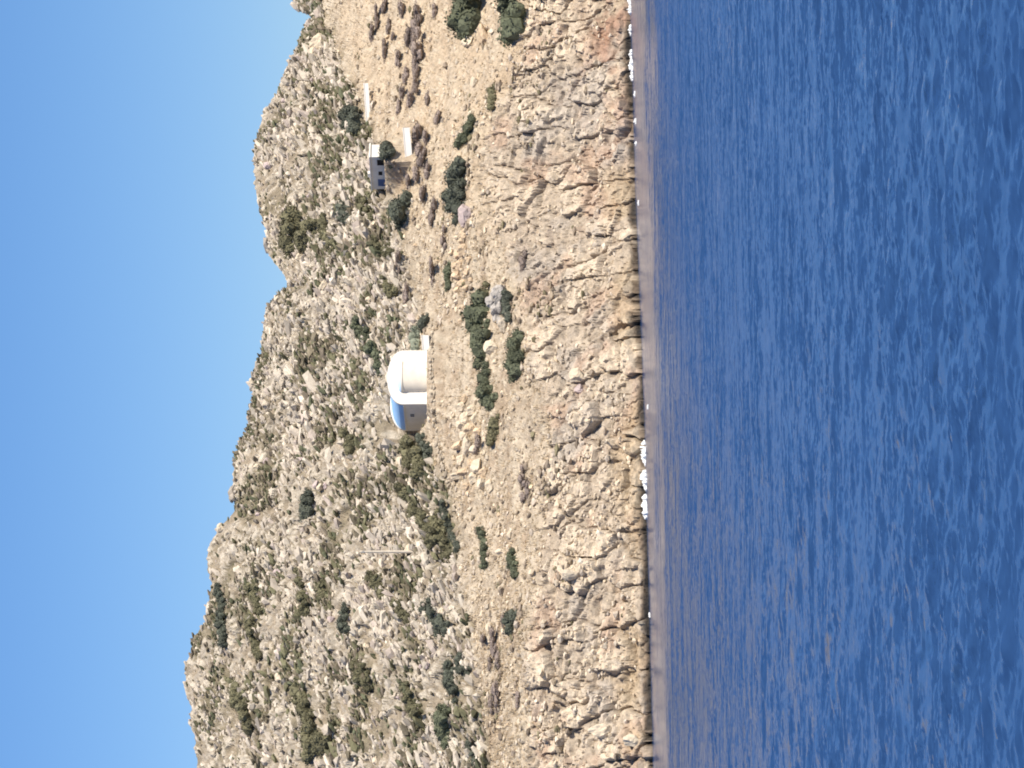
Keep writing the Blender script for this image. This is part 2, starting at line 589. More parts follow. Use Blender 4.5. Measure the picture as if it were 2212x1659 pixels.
def vm(op, a=None, b_=None, sc=None):
    n = nt.nodes.new('ShaderNodeVectorMath')
    n.operation = op
    for i_, q_ in enumerate((a, b_)):
        if q_ is None:
            continue
        if isinstance(q_, tuple):
            n.inputs[i_].default_value = q_
        else:
            nt.links.new(q_, n.inputs[i_])
    if sc is not None:
        if isinstance(sc, float):
            n.inputs['Scale'].default_value = sc
        else:
            nt.links.new(sc, n.inputs['Scale'])
    return n.outputs[0]


acc = None
for scale, st, sx_ in ((0.55, 0.70, 0.30), (1.2, 0.75, 0.45), (2.6, 1.0, 0.8), (6.5, 1.0, 0.9)):
    stretched = vm('MULTIPLY', geo.outputs['Position'], (sx_, 1.0, 1.0))
    nn = noise_node(nt, scale, 2, 0.5, stretched)
    c_ = vm('SUBTRACT', nn.outputs['Color'], (0.5, 0.5, 0.5))
    c_ = vm('MULTIPLY', c_, (st * 0.6, st, 0.0))
    acc = c_ if acc is None else vm('ADD', acc, c_)
sep = nt.nodes.new('ShaderNodeSeparateXYZ')
nt.links.new(geo.outputs['Position'], sep.inputs[0])
mr = nt.nodes.new('ShaderNodeMapRange')
mr.interpolation_type = 'SMOOTHSTEP'
mr.inputs['From Min'].default_value = 192
mr.inputs['From Max'].default_value = 222
mr.inputs['To Min'].default_value = 1.0
mr.inputs['To Max'].default_value = 0.30
edn = noise_node(nt, 1.0, 2, 0.5, vm('MULTIPLY', geo.outputs['Position'], (0.06, 0.03, 0.0)))
edm = nt.nodes.new('ShaderNodeMath')
edm.operation = 'MULTIPLY_ADD'
edm.inputs[1].default_value = -90.0
nt.links.new(edn.outputs['Fac'], edm.inputs[0])
edy = nt.nodes.new('ShaderNodeMath')
edy.operation = 'ADD'
edy.inputs[1].default_value = 42.0
nt.links.new(sep.outputs['Y'], edm.inputs[2])
nt.links.new(edm.outputs[0], edy.inputs[0])
exx = nt.nodes.new('ShaderNodeMapRange')      # the lee ends towards the right, where the swell comes in
exx.inputs['From Min'].default_value = 4.0
exx.inputs['From Max'].default_value = 24.0
exx.inputs['To Min'].default_value = 0.0
exx.inputs['To Max'].default_value = -30.0
nt.links.new(sep.outputs['X'], exx.inputs['Value'])
ez = nt.nodes.new('ShaderNodeMath')
ez.operation = 'ADD'
nt.links.new(edy.outputs[0], ez.inputs[0])
nt.links.new(exx.outputs[0], ez.inputs[1])
nt.links.new(ez.outputs[0], mr.inputs['Value'])
gustn = noise_node(nt, 1.0, 2, 0.5, vm('MULTIPLY', geo.outputs['Position'], (0.05, 0.11, 0.0)))
gm = nt.nodes.new('ShaderNodeMapRange')
gm.inputs['From Min'].default_value = 0.35
gm.inputs['From Max'].default_value = 0.65
gm.inputs['To Min'].default_value = 0.6
gm.inputs['To Max'].default_value = 1.6
nt.links.new(gustn.outputs['Fac'], gm.inputs['Value'])
mm = nt.nodes.new('ShaderNodeMath')
mm.operation = 'MULTIPLY'
nt.links.new(mr.outputs[0], mm.inputs[0])
nt.links.new(gm.outputs[0], mm.inputs[1])
acc = vm('SCALE', acc, None, mm.outputs[0])
# wind chop: the short steep faces are the ones turned seaward
tot = vm('ADD', geo.outputs['Normal'], acc)
ts = nt.nodes.new('ShaderNodeSeparateXYZ')
nt.links.new(tot, ts.inputs[0])
ab = nt.nodes.new('ShaderNodeMath')
ab.operation = 'MAXIMUM'
ab.inputs[1].default_value = 0.0
neg = nt.nodes.new('ShaderNodeMath')
neg.operation = 'MULTIPLY'
neg.inputs[1].default_value = -1.0
nt.links.new(ts.outputs['Y'], neg.inputs[0])
nt.links.new(neg.outputs[0], ab.inputs[0])
fl = nt.nodes.new('ShaderNodeMath')
fl.operation = 'MULTIPLY_ADD'
oy = nt.nodes.new('ShaderNodeMapRange')
oy.inputs['From Min'].default_value = 60
oy.inputs['From Max'].default_value = 200
oy.inputs['To Min'].default_value = 0.05
oy.inputs['To Max'].default_value = 0.115
nt.links.new(sep.outputs['Y'], oy.inputs['Value'])
nt.links.new(oy.outputs[0], fl.inputs[1])
nt.links.new(mr.outputs[0], fl.inputs[0])
nt.links.new(ab.outputs[0], fl.inputs[2])
ng = nt.nodes.new('ShaderNodeMath')
ng.operation = 'MULTIPLY'
ng.inputs[1].default_value = -1.0
nt.links.new(fl.outputs[0], ng.inputs[0])
cx = nt.nodes.new('ShaderNodeCombineXYZ')
nt.links.new(ts.outputs['X'], cx.inputs[0])
nt.links.new(ng.outputs[0], cx.inputs[1])
nt.links.new(ts.outputs['Z'], cx.inputs[2])
nrmv = vm('NORMALIZE', cx.outputs[0])
nt.links.new(nrmv, b.inputs['Normal'])
me = mesh_np('sea', sv, sq, [M_SEA], smooth=True)
obj('sea', me, kind='structure')

# ------------------------------------------------------------------ chapel
def arc_profile(w, h, r, n=20):
    return [(w / 2 * math.cos(math.pi * i / n), h + r * math.sin(math.pi * i / n)) for i in range(n + 1)]


def extrude(mb, prof, y0, y1, closed=True):
    n = len(prof)
    mb.add([(x, y0, z) for x, z in prof] + [(x, y1, z) for x, z in prof],
           [tuple(range(n)), tuple(range(2 * n - 1, n - 1, -1))]
           + [(i, i + n, (i + 1) % n + n, (i + 1) % n) for i in range(n)])


chapel = obj('chapel', None, label='small white chapel with a blue barrel roof and rounded apse on the hillside', cat='chapel')
chapel.location = ch_o
chapel.rotation_euler = (0, 0, CH_ROT)
W_, L_, H_, R_ = CH_W, CH_L, CH_H, CH_R
mb = MB()
extrude(mb, [(W_ / 2, -1.2)] + arc_profile(W_, H_, R_ * 0.86) + [(-W_ / 2, -1.2)], 0.14, L_ - 0.14)
mb.build('wall', M_WHITE, chapel)
# end walls with a rim that stands above the roof
mb = MB()
extrude(mb, [(W_ / 2 + 0.03, -1.25)] + arc_profile(W_ + 0.06, H_ + 0.05, R_ + 0.04) + [(-W_ / 2 - 0.03, -1.25)], 0.0, 0.24)
mb.build('end_wall', M_WHITE, chapel, bevel=0.02)
mb = MB()
extrude(mb, [(W_ / 2 + 0.03, -1.25)] + arc_profile(W_ + 0.06, H_ + 0.05, R_ + 0.04) + [(-W_ / 2 - 0.03, -1.25)], L_ - 0.24, L_)
mb.build('end_wall', M_WHITE, chapel, bevel=0.02)
# roof shell
mb = MB()
po = arc_profile(W_ + 0.10, H_ + 0.02, R_ * 0.95)
pi_ = arc_profile(W_ - 0.2, H_ - 0.1, R_ * 0.8)
extrude(mb, po + pi_[::-1], 0.245, L_ - 0.245)
mb.build('roof', M_BLUE, chapel, smooth=False)
for s in (-1, 1):
    mb = MB()
    x0, x1 = sorted((s * (W_ / 2 + 0.003), s * (W_ / 2 + 0.13)))
    mb.box(x0, x1, 0.245, L_ - 0.245, H_ - 0.09, H_ + 0.0)
    mb.build('eave', M_WHITE, chapel, bevel=0.015)
# apse
ar = W_ * 0.275
ah = H_ * 1.06
n = 28
mb = MB()
ring = [(ar * math.cos(math.pi + math.pi * i / n), 0.66 * ar * math.sin(math.pi + math.pi * i / n)) for i in range(n + 1)]
mb.add([(x, y, -1.2) for x, y in ring] + [(x, y, ah) for x, y in ring], [(i, i + 1, i + n + 2, i + n + 1) for i in range(n)])
mb.build('apse', M_CREAM, chapel, smooth=True)
mb = MB()
vs_, fs_ = [], []
mr_ = 8
for k in range(mr_ + 1):
    ph = math.pi / 2 * k / mr_
    for x, y in ring:
        vs_.append((x * 1.05 * math.cos(ph), y * 1.05 * math.cos(ph), ah + 0.02 + 0.30 * ar * math.sin(ph)))
for k in range(mr_):
    for i in range(n):
        a = k * (n + 1) + i
        fs_.append((a, a + 1, a + n + 2, a + n + 1))
mb.add(vs_, fs_)
mb.build('apse_roof', M_PALEBLUE, chapel, smooth=True)
mb = MB()
mb.add([(x * 1.05, y * 1.05, ah - 0.08) for x, y in ring] + [(x * 1.05, y * 1.05, ah + 0.03) for x, y in ring] + [(x, y, ah - 0.08) for x, y in ring],
       [(i, i + 1, i + n + 2, i + n + 1) for i in range(n)] + [(i + 2 * n + 2, i + 2 * n + 3, i + 1, i) for i in range(n)])
mb.build('apse_cornice', M_CREAM, chapel, smooth=False)
# slit window of the apse and the small window in the long wall
mb = MB()
mb.box(-0.05, 0.05, -0.66 * ar - 0.012, -0.66 * ar + 0.05, H_ * 0.52, H_ * 0.68)
mb.build('slit_window', M_CREAM, chapel)
wz, wy = H_ * 0.66, L_ * 0.42
mb = MB()
mb.box(-W_ / 2 - 0.006, -W_ / 2 + 0.05, wy - 0.27, wy + 0.27, wz - 0.16, wz + 0.16)
win = mb.build('window', M_GLASS, chapel)
mb = MB()
for a_ in ((wy - 0.32, wy - 0.27, wz - 0.21, wz + 0.21), (wy + 0.27, wy + 0.32, wz - 0.21, wz + 0.21), (wy - 0.27, wy + 0.27, wz + 0.16, wz + 0.21), (wy - 0.27, wy + 0.27, wz - 0.21, wz - 0.16), (wy - 0.02, wy + 0.02, wz - 0.16, wz + 0.16)):
    mb.box(-W_ / 2 - 0.03, -W_ / 2 + 0.03, a_[0], a_[1], a_[2], a_[3])
mb.build('frame', M_WHITE, win)
mb = MB()
mb.box(-W_ / 2 - 0.10, W_ / 2 + 0.10, -0.08, L_ + 0.05, -1.3, 0.10)
mb.build('plinth', M_WHITE, chapel, bevel=0.02)

# ------------------------------------------------------------------ house on the right
house = obj('house', None, label='low flat-roofed white house in shade, dark openings, beside the round dark tree', cat='house')
house.location = hs_o
house.rotation_euler = (0, 0, HS_ROT)
hw, hd, hh = 30 / sc_hs / math.cos(HS_ROT), 1.5, 13.5 / sc_hs
mb = MB()
mb.box(0, hw, 0, hd, -1.0, hh)
mb.build('wall', M_WHITE, house, bevel=0.02)
mb = MB()
mb.box(-0.1, hw + 0.1, -0.12, hd + 0.1, hh + 0.002, hh + 0.14)
mb.build('roof', M_WHITE, house, bevel=0.02)
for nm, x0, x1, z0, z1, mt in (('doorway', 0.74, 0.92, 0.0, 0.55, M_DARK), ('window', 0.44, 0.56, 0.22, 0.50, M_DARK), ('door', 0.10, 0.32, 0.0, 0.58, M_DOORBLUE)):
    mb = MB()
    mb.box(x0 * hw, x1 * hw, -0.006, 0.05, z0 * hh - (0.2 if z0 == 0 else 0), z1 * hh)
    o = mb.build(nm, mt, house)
    mb = MB()
    for a_ in ((x0 * hw - 0.05, x0 * hw, z0 * hh - 0.02, z1 * hh + 0.05), (x1 * hw, x1 * hw + 0.05, z0 * hh - 0.02, z1 * hh + 0.05), (x0 * hw, x1 * hw, z1 * hh, z1 * hh + 0.05)):
        mb.box(a_[0], a_[1], -0.03, 0.03, a_[2], a_[3])
    mb.build('frame', M_WHITE, o)
mb = MB()
mb.box(hw * 0.18, hw * 0.30, hd * 0.5, hd * 0.72, hh + 0.142, hh + 0.42)
mb.build('chimney', M_WHITE, house, bevel=0.015)


# low white walls: (photo x, y of both ends, height px, thickness)
def low_wall(a, b, hpx, label, mat, name='low_wall', deep=0.2):
    nseg = 6
    nodes = []
    for i in range(nseg + 1):
        t = i / nseg
        q, _ = hitP(a[0] + (b[0] - a[0]) * t, a[1] + (b[1] - a[1]) * t)
        nodes.append(q)
    h = hpx / (F / nodes[0].y)
    yf = sorted(q.y for q in nodes)[1] - 0.05        # stand at the front edge of the ground it crosses
    ends = []
    for c_ in (a, b):
        d = ray(*[np.array(w_) for w_ in P(*c_)])
        ends.append(Vector((d[0] / d[1] * yf, yf, HC + d[2] / d[1] * yf)))
    org = ends[0].copy()
    o = obj(name, None, loc=org, label=label, cat='wall')
    loc = [(ends[1] - ends[0]) * (i / nseg) for i in range(nseg + 1)]

    def strip(m_, zlo, zhi, half):
        v_, f_ = [], []
        for q in loc:
            v_ += [(q.x, q.y - half, q.z + zlo), (q.x, q.y + half, q.z + zlo), (q.x, q.y + half, q.z + zhi), (q.x, q.y - half, q.z + zhi)]
        for i in range(nseg):
            k = 4 * i
            for e in range(4):
                f_.append((k + e, k + (e + 1) % 4, k + 4 + (e + 1) % 4, k + 4 + e))
        f_ += [(3, 2, 1, 0), tuple(4 * nseg + e for e in (0, 1, 2, 3))]
        m_.add(v_, f_)
    m_ = MB()
    strip(m_, -deep, h, 0.17)
    m_.build('wall', mat, o)
    m_ = MB()
    strip(m_, h + 0.002, h + 0.07, 0.20)
    m_.build('coping', mat, o)
    return o


low_wall((886, 341), (880, 276), 4.0, 'bright white low wall among mauve shrubs below the house', M_BRIGHT)
low_wall((797, 268), (791, 180), 2.0, 'long thin pale wall running along the foot of the right-hand crag', M_BRIGHT)
low_wall((923, 756), (921, 724), 4.0, 'short white wall attached at the right side of the chapel', M_BRIGHT)

# timber pole on the slope
p, _ = hitP(892, 1192)
s_ = p.y / F
pole = obj('utility_pole', None, loc=p, label='thin pale timber pole standing on the stony slope left of the chapel', cat='pole')
mb = MB()
n = 8
H = 53 * s_
vv_ = []
for z, r in ((-0.5, 0.13), (H, 0.09)):
    vv_ += [(r * math.cos(2 * math.pi * i / n) + (0.05 if z > 0 else 0), r * math.sin(2 * math.pi * i / n), z) for i in range(n)]
mb.add(vv_, [(i, (i + 1) % n, (i + 1) % n + n, i + n) for i in range(n)] + [tuple(range(n, 2 * n))])
mb.build('post', M_WOOD, pole)
mb = MB()
mb.box(-0.03, 0.13, -0.09, 0.09, H - 0.34, H - 0.2)
mb.build('bracket', M_METAL, pole)

# ------------------------------------------------------------------ rocks
ORD = ['rightmost', 'second', 'third', 'fourth', 'fifth', 'sixth', 'seventh', 'eighth', 'ninth', 'tenth', 'eleventh', 'twelfth', 'thirteenth',
       'fourteenth', 'fifteenth', 'sixteenth', 'seventeenth', 'eighteenth', 'nineteenth', 'twentieth', 'twenty-first', 'twenty-second', 'twenty-third', 'twenty-fourth', 'twenty-fifth', 'twenty-sixth', 'twenty-seventh', 'twenty-eighth', 'twenty-ninth', 'thirtieth', 'thirty-first', 'thirty-second', 'thirty-third']


def nth(lab, i):
    return lab + ', rightmost' if i == 0 else lab + ', ' + ORD[i] + ' from right'


def icosphere(sub):
    t = (1 + 5 ** 0.5) / 2
    v = np.array([(-1, t, 0), (1, t, 0), (-1, -t, 0), (1, -t, 0), (0, -1, t), (0, 1, t), (0, -1, -t), (0, 1, -t), (t, 0, -1), (t, 0, 1), (-t, 0, -1), (-t, 0, 1)], float)
    v /= np.linalg.norm(v[0])
    f = [(0, 11, 5), (0, 5, 1), (0, 1, 7), (0, 7, 10), (0, 10, 11), (1, 5, 9), (5, 11, 4), (11, 10, 2), (10, 7, 6), (7, 1, 8), (3, 9, 4), (3, 4, 2), (3, 2, 6), (3, 6, 8), (3, 8, 9), (4, 9, 5), (2, 4, 11), (6, 2, 10), (8, 6, 7), (9, 8, 1)]
    for _ in range(sub):
        v = v.tolist()
        cache, nf = {}, []

        def midp(a, b):
            k = (min(a, b), max(a, b))
            if k not in cache:
                m = np.array(v[a]) + np.array(v[b])
                v.append((m / np.linalg.norm(m)).tolist())
                cache[k] = len(v) - 1
            return cache[k]
        for a, b, c in f:
            ab, bc, ca = midp(a, b), midp(b, c), midp(c, a)
            nf += [(a, ab, ca), (b, bc, ab), (c, ca, bc), (ab, bc, ca)]
        f = nf
        v = np.array(v)
    return v, np.array(f)


ico0, icf0 = icosphere(0)
ico1, icf1 = icosphere(1)
ico3, icf3 = icosphere(3)


def rock_verts(seed, base, planes=9):
    """a ball cut by random planes, then roughened: an angular block"""
    r = np.random.default_rng(seed)
    v = base.copy()
    for _ in range(planes):
        n = r.normal(size=3)
        n /= np.linalg.norm(n)
        d = r.uniform(0.55, 0.85)
        over = np.maximum(v @ n - d, 0)
        v = v - over[:, None] * n
    if len(base) > 50:
        v = v * (1 + 0.20 * fbm(v * 2.6 + seed, seed, 4, 0.6))[:, None]
    return v / np.abs(v).max(0)


ROCK_ME = {}


def rock_mesh(var, kind):
    k = (var, kind)
    if k not in ROCK_ME:
        ROCK_ME[k] = mesh_np('boulder', rock_verts(100 + var, ico3 if True else ico1, 10), icf3, [M_ROCK[kind]], smooth=False)
    return ROCK_ME[k]


R = random.Random(12)


def boulder(x, y, w, h, kind, label, group=None, name='boulder'):
    p, n = hitP(x, y)
    s_ = p.y / F * KP
    o = obj(name, rock_mesh(R.randrange(7), kind), label=label, cat='rock', group=group)
    sx, sz = w * s_ / 2, h * s_ / 2
    o.scale = (sx * R.uniform(0.95, 1.1), (sx + sz) / 2 * R.uniform(0.85, 1.1), sz * 1.1)
    o.location = p + Vector((0, 0.15 * sz, 0.35 * sz))
    o.rotation_euler = (R.uniform(-0.25, 0.25), R.uniform(-0.3, 0.3), R.uniform(-0.5, 0.5))
    return o


BOULDERS = [
    (1068, 752, 40, 34, 'cream', 'cream angular boulder under the large green bush right of the chapel'),
    (1253, 812, 36, 34, 'cream', 'round cream boulder above a reddish ledge on the sea cliff'),
    (1256, 842, 26, 22, 'pink', 'small reddish boulder beside the round cream boulder on the cliff'),
    (1012, 462, 56, 40, 'pink', 'pinkish grey boulder at the left end of the long green thicket'),
    (1018, 86, 36, 30, 'cream', 'oval cream boulder at the left edge of the top-right green bush'),
    (1050, 78, 52, 22, 'orange', 'long tan boulder lying beside the oval cream one, between green bushes'),
    (1027, 176, 32, 20, 'cream', 'single white upright block alone on the tan grass slope'),
    (1021, 247, 20, 18, 'cream', 'small cream stone at the right tip of the green thicket'),
    (1086, 1192, 16, 26, 'cream', 'small bright white rock right beside a small green bush'),
    (868, 182, 14, 12, 'cream', 'little round white stone in the golden grass below the long pale wall'),
    (700, 92, 40, 46, 'cream', 'bright white rock face on the crag edge near the right skyline'),
    (547, 826, 22, 12, 'cream', 'pale flat slab on the skyline above the chapel'),
    (480, 1140, 26, 22, 'cream', 'pale rounded rock on the skyline step, left of the reddish notch'),
    (1093, 700, 40, 26, 'pale', 'pale block at the foot of the grey outcrop'),
    (1312, 1580, 34, 60, 'cream', 'bright pale slab low on the far left sea cliff'),
    (1372, 1600, 30, 44, 'cream', 'bright pale slab just above the waterline at far left'),
    (1240, 1240, 30, 46, 'pale', 'pale leaning slab midway down the left sea cliff'),
    (1390, 985, 0, 0, None, None),
]
for x, y, w, h, k, lab in BOULDERS:
    if k:
        boulder(x, y, w, h, k, lab)

p, _ = hitP(1088, 664)
s_ = p.y / F * KP
ov, of_, nb0 = [], [], 0
OUT = [(R.uniform(-36, 36), R.uniform(-16, 26), R.uniform(9, 19), R.uniform(8, 16)) for _ in range(18)]
for i, (dx, dz, rx, rz_) in enumerate(OUT):
    dz *= 1 - (dx / 48) ** 2
    vv2 = rock_verts(400 + i, ico3, 9) * np.array([rx, (rx + rz_) / 2, rz_]) * s_
    vv2 = vv2 + np.array([dx * s_, R.uniform(-8, 8) * s_ + dz * 0.6 * s_, (dz + 6) * s_])
    ov.append(vv2)
    of_.append(icf3 + nb0)
    nb0 += len(vv2)
obj('rock_outcrop', mesh_np('rock_outcrop', np.concatenate(ov), np.concatenate(of_), [M_ROCK['grey']]), loc=p, label='large grey rock outcrop wrapped in green bushes', cat='rock')

# two rock falls below the chapel terrace
CL1 = [(1006, 505, 26, 20), (1002, 522, 22, 18), (1004, 542, 32, 26), (992, 552, 20, 18), (996, 572, 26, 24), (1012, 586, 20, 18), (990, 596, 24, 22), (1001, 610, 20, 20), (985, 575, 16, 16), (1016, 560, 16, 16), (978, 545, 14, 14), (1010, 622, 16, 18), (990, 625, 16, 16), (1020, 605, 12, 14)]
for i, (x, y, w, h) in enumerate(sorted(CL1, key=lambda q: q[1])):
    boulder(x, y, w, h, 'orange', nth('orange-tan boulder in the rockfall left of the pinkish boulder', i), 'orange rockfall left of the thicket')
CL2 = [(1008, 862, 18, 18), (1000, 880, 20, 18), (1022, 888, 22, 20), (1010, 905, 26, 22), (1030, 905, 22, 18), (998, 918, 18, 16), (1020, 928, 28, 24), (1036, 934, 20, 18), (1004, 940, 20, 18), (1014, 958, 42, 22), (996, 962, 18, 26), (1030, 972, 24, 20), (1000, 992, 24, 18), (1020, 1000, 22, 16), (1036, 1004, 34, 26), (1008, 1020, 18, 26), (1050, 1020, 26, 20), (1026, 1034, 26, 20), (990, 1030, 16, 26), (1043, 1046, 22, 18), (1012, 1050, 18, 16)]
for i, (x, y, w, h) in enumerate(sorted(CL2, key=lambda q: q[1])):
    boulder(x, y, w * 1.2, h * 1.2, 'orange' if R.random() < 0.4 else 'cream', nth('pale tan block in the heap below and left of the chapel', i), 'rock heap below the chapel')
boulder(1062, 1052, 34, 22, 'cream', 'white wedge-shaped block at the lower end of the rock heap below the chapel')

# scattered blocks, individually built where they show largest
def rnd_ground(umin, umax, tmin, tmax):
    u = R.uniform(umin, umax)
    t = R.uniform(tmin, tmax)
    fr = (t - 2) if t < 3 else (t - 3)
    if t < 2:
        v = c_water(u) + (c_cliff(u) - c_water(u)) * (t - 1)
    elif t < 3:
        v = c_cliff(u) + (c_base(u) - c_cliff(u)) * (t - 2)
    else:
        v = c_base(u) + (c_sky(u) - c_base(u)) * (t - 3)
    return u, float(v)


ZONES = [
    (60, 0, 330, 3.05, 3.95, ('pale', 'pale', 'cream', 'pink'), 10, 24, 'pale limestone block among scrub on the big left hillside', 'blocks on the left hillside'),
    (45, 340, 560, 3.1, 3.95, ('pale', 'pale', 'cream', 'grey'), 10, 22, 'pale limestone block on the slope above and right of the chapel', 'blocks above the chapel'),
    (30, 560, 740, 3.15, 3.95, ('pale', 'pale', 'cream', 'pink'), 10, 22, 'pale limestone block on the crag behind the house', 'blocks on the right crag'),
    (40, 0, 380, 2.05, 2.8, ('orange', 'pale', 'cream'), 8, 16, 'small tan stone lying in dry grass on the left terrace', 'stones on the left terrace'),
    (40, 390, 768, 2.05, 2.95, ('orange', 'pale', 'cream'), 8, 16, 'small tan stone lying in dry grass on the right slope', 'stones on the right slope'),
]
USED = set()
LAT = ['at the far left', 'left of the pole', 'around the pole', 'between pole and chapel', 'in line with the chapel', 'right of the chapel', 'left of the round tree', 'in line with the house', 'right of the house', 'at the far right']
for n, ua, ub, ta, tb, kinds, s0, s1, lab, grp in ZONES:
    for _ in range(n):
        for attempt in range(40):
            u, v = rnd_ground(ua, ub, ta, tb)
            w = R.uniform(s0, s1)
            kd = R.choice(kinds)
            word = {'pale': 'pale', 'cream': 'cream', 'pink': 'pinkish', 'grey': 'grey', 'orange': 'tan'}[kd]
            size = 'small' if w < s0 + (s1 - s0) * 0.4 else 'large' if w > s0 + (s1 - s0) * 0.75 else 'medium'
            side = LAT[min(int(u / 768 * len(LAT)), len(LAT) - 1)]
            if ta > 3:
                tt = (v - c_base(u)) / (c_sky(u) - c_base(u))
                hgt = 'near the skyline' if tt > 0.72 else 'mid-slope' if tt > 0.35 else 'near the hill foot'
            else:
                tt = (v - c_cliff(u)) / (c_base(u) - c_cliff(u))
                hgt = 'at the top of the dry grass' if tt > 0.6 else 'in the dry grass' if tt > 0.3 else 'just above the sea cliff'
            lab = f'{size} {word} limestone block {hgt}, {side}'
            if lab not in USED:
                break
        USED.add(lab)
        boulder(v / KP, 1659 - u / KP, w, w * R.uniform(0.55, 0.95), kd, lab, grp)

# dry-stone edging of the path that passes below the chapel
DRY = [(934, 700), (937, 800), (940, 900), (950, 960), (972, 1040), (990, 1110)]
dsw = None
dry_me = [mesh_np('stone', rock_verts(300 + i, ico1, 6), icf1, [M_STONE]) for i in range(5)]
pts = []
for a, b in zip(DRY[:-1], DRY[1:]):
    m = int(abs(b[1] - a[1]) / 8)
    for q in range(m):
        t = q / m
        pts.append((a[0] + (b[0] - a[0]) * t, a[1] + (b[1] - a[1]) * t))
p0, _ = hitP(*pts[0])
dsw = obj('dry_stone_wall', None, loc=p0, label='low tumbled dry-stone edging of the path running below the chapel', cat='wall')
for x, y in pts:
    for lev in range(2):
        if lev and R.random() < 0.45:
            continue
        p, _ = hitP(x + R.uniform(-1, 1), y + R.uniform(-3, 3))
        o = obj('stone', R.choice(dry_me), dsw)
        o.location = p - p0 + Vector((0, 0.1, 0.06 + 0.17 * lev))
        o.scale = (R.uniform(0.16, 0.32), R.uniform(0.14, 0.24), R.uniform(0.09, 0.17))
        o.rotation_euler = (R.uniform(-.3, .3), R.uniform(-.3, .3), R.uniform(0, 3))

# ------------------------------------------------------------------ plants
def foliage(seed, nleaf, leaf, flat=1.0, ragged=0.25):
    """a bush of small leaf-spray faces spread through a lumpy dome of unit radius"""
    r = np.random.default_rng(seed)
    nl = 5
    cen = np.concatenate([np.zeros((1, 3)), r.normal(size=(nl, 3)) * np.array([0.42, 0.42, 0.25])])
    rad = np.concatenate([[0.62], r.uniform(0.28, 0.48, nl)])
    which = r.integers(0, nl + 1, nleaf)
    d = r.normal(size=(nleaf, 3))
    d /= np.linalg.norm(d, axis=1)[:, None]
    d[:, 2] = np.abs(d[:, 2]) * 1.0 - 0.15
    rr = rad[which] * r.uniform(0.75, 1.0 + ragged, nleaf)
    c = cen[which] + d * rr[:, None]
    n = d + r.normal(size=(nleaf, 3)) * 0.55
    n /= np.linalg.norm(n, axis=1)[:, None]
    t = np.cross(n, r.normal(size=(nleaf, 3)))
    t /= np.linalg.norm(t, axis=1)[:, None]
    b_ = np.cross(n, t)
    sz = leaf * r.uniform(0.6, 1.3, nleaf)[:, None]
    q = np.stack([c - t * sz, c - b_ * sz * 0.55 + n * sz * 0.15, c + t * sz, c + b_ * sz * 0.55 + n * sz * 0.15], 1).reshape(-1, 3)
    f = np.arange(nleaf * 4).reshape(-1, 4)
    # inner mass of twigs and shaded leaves keeps the bush from being see-through
    core = []
    cfc = []
    for i in range(nl + 1):
        v = ico1 * rad[i] * 0.86 * (1 + 0.12 * r.normal(size=(len(ico1), 1)))
        core.append(v + cen[i])
        cfc.append(icf1 + len(q) + i * len(ico1))
    core = np.concatenate(core)
    cfc = np.concatenate(cfc)
    cfc4 = np.concatenate([cfc, cfc[:, 2:3]], 1)
    v = np.concatenate([q, core])
    v[:, 2] = (v[:, 2] + 0.25) * flat
    tri = np.concatenate([f[:, [0, 1, 2]], f[:, [0, 2, 3]], cfc])
    return v, tri


FOL = [foliage(500 + i, 460, 0.085, ragged=0.42) for i in range(6)]
FOL_ME = {}


def fol_mesh(i, kind):
    if (i, kind) not in FOL_ME:
        v, t = FOL[i]
        FOL_ME[(i, kind)] = mesh_np('foliage', v, t, [M_LEAF[kind]])
    return FOL_ME[(i, kind)]


def tube(mb, pa, pb, ra, rb, n=6):
    pa, pb = Vector(pa), Vector(pb)
    d = (pb - pa).normalized()
    a = d.orthogonal().normalized()
    b_ = d.cross(a)
    vs1 = [pa + (a * math.cos(2 * math.pi * i / n) + b_ * math.sin(2 * math.pi * i / n)) * ra for i in range(n)]
    vs2 = [pb + (a * math.cos(2 * math.pi * i / n) + b_ * math.sin(2 * math.pi * i / n)) * rb for i in range(n)]
    mb.add(vs1 + vs2, [(i, (i + 1) % n, (i + 1) % n + n, i + n) for i in range(n)])


mb = MB()
for i in range(4):
    a = i * 1.6
    tube(mb, (0, 0, -0.2), (0.4 * math.cos(a), 0.4 * math.sin(a), 0.45), 0.06, 0.03, 5)
stem_me = bpy.data.meshes.new('stem')
stem_me.from_pydata([tuple(x) for x in mb.v], [], mb.f)
stem_me.materials.append(M_BARK)


def shrub(x, y, w, h, kind, label, group=None, name='shrub', up=True):
    p, n = hitP(x, y)
    s_ = p.y / F * KP
    rx = w * s_ / 2
    rz = h * s_ / 2
    o = obj(name, None, loc=p, label=label, cat='bush', group=group)
    o.rotation_euler = (0, 0, R.uniform(0, 6.28))
    f = obj('foliage', fol_mesh(R.randrange(6), kind), o)
    f.scale = (rx * 1.05, rx * 1.05, rz * 1.25)
    f.location = (0, 0, -0.15 * rz)
    st = obj('stem', stem_me, o)
    st.scale = (rx, rx, rz)
    return o


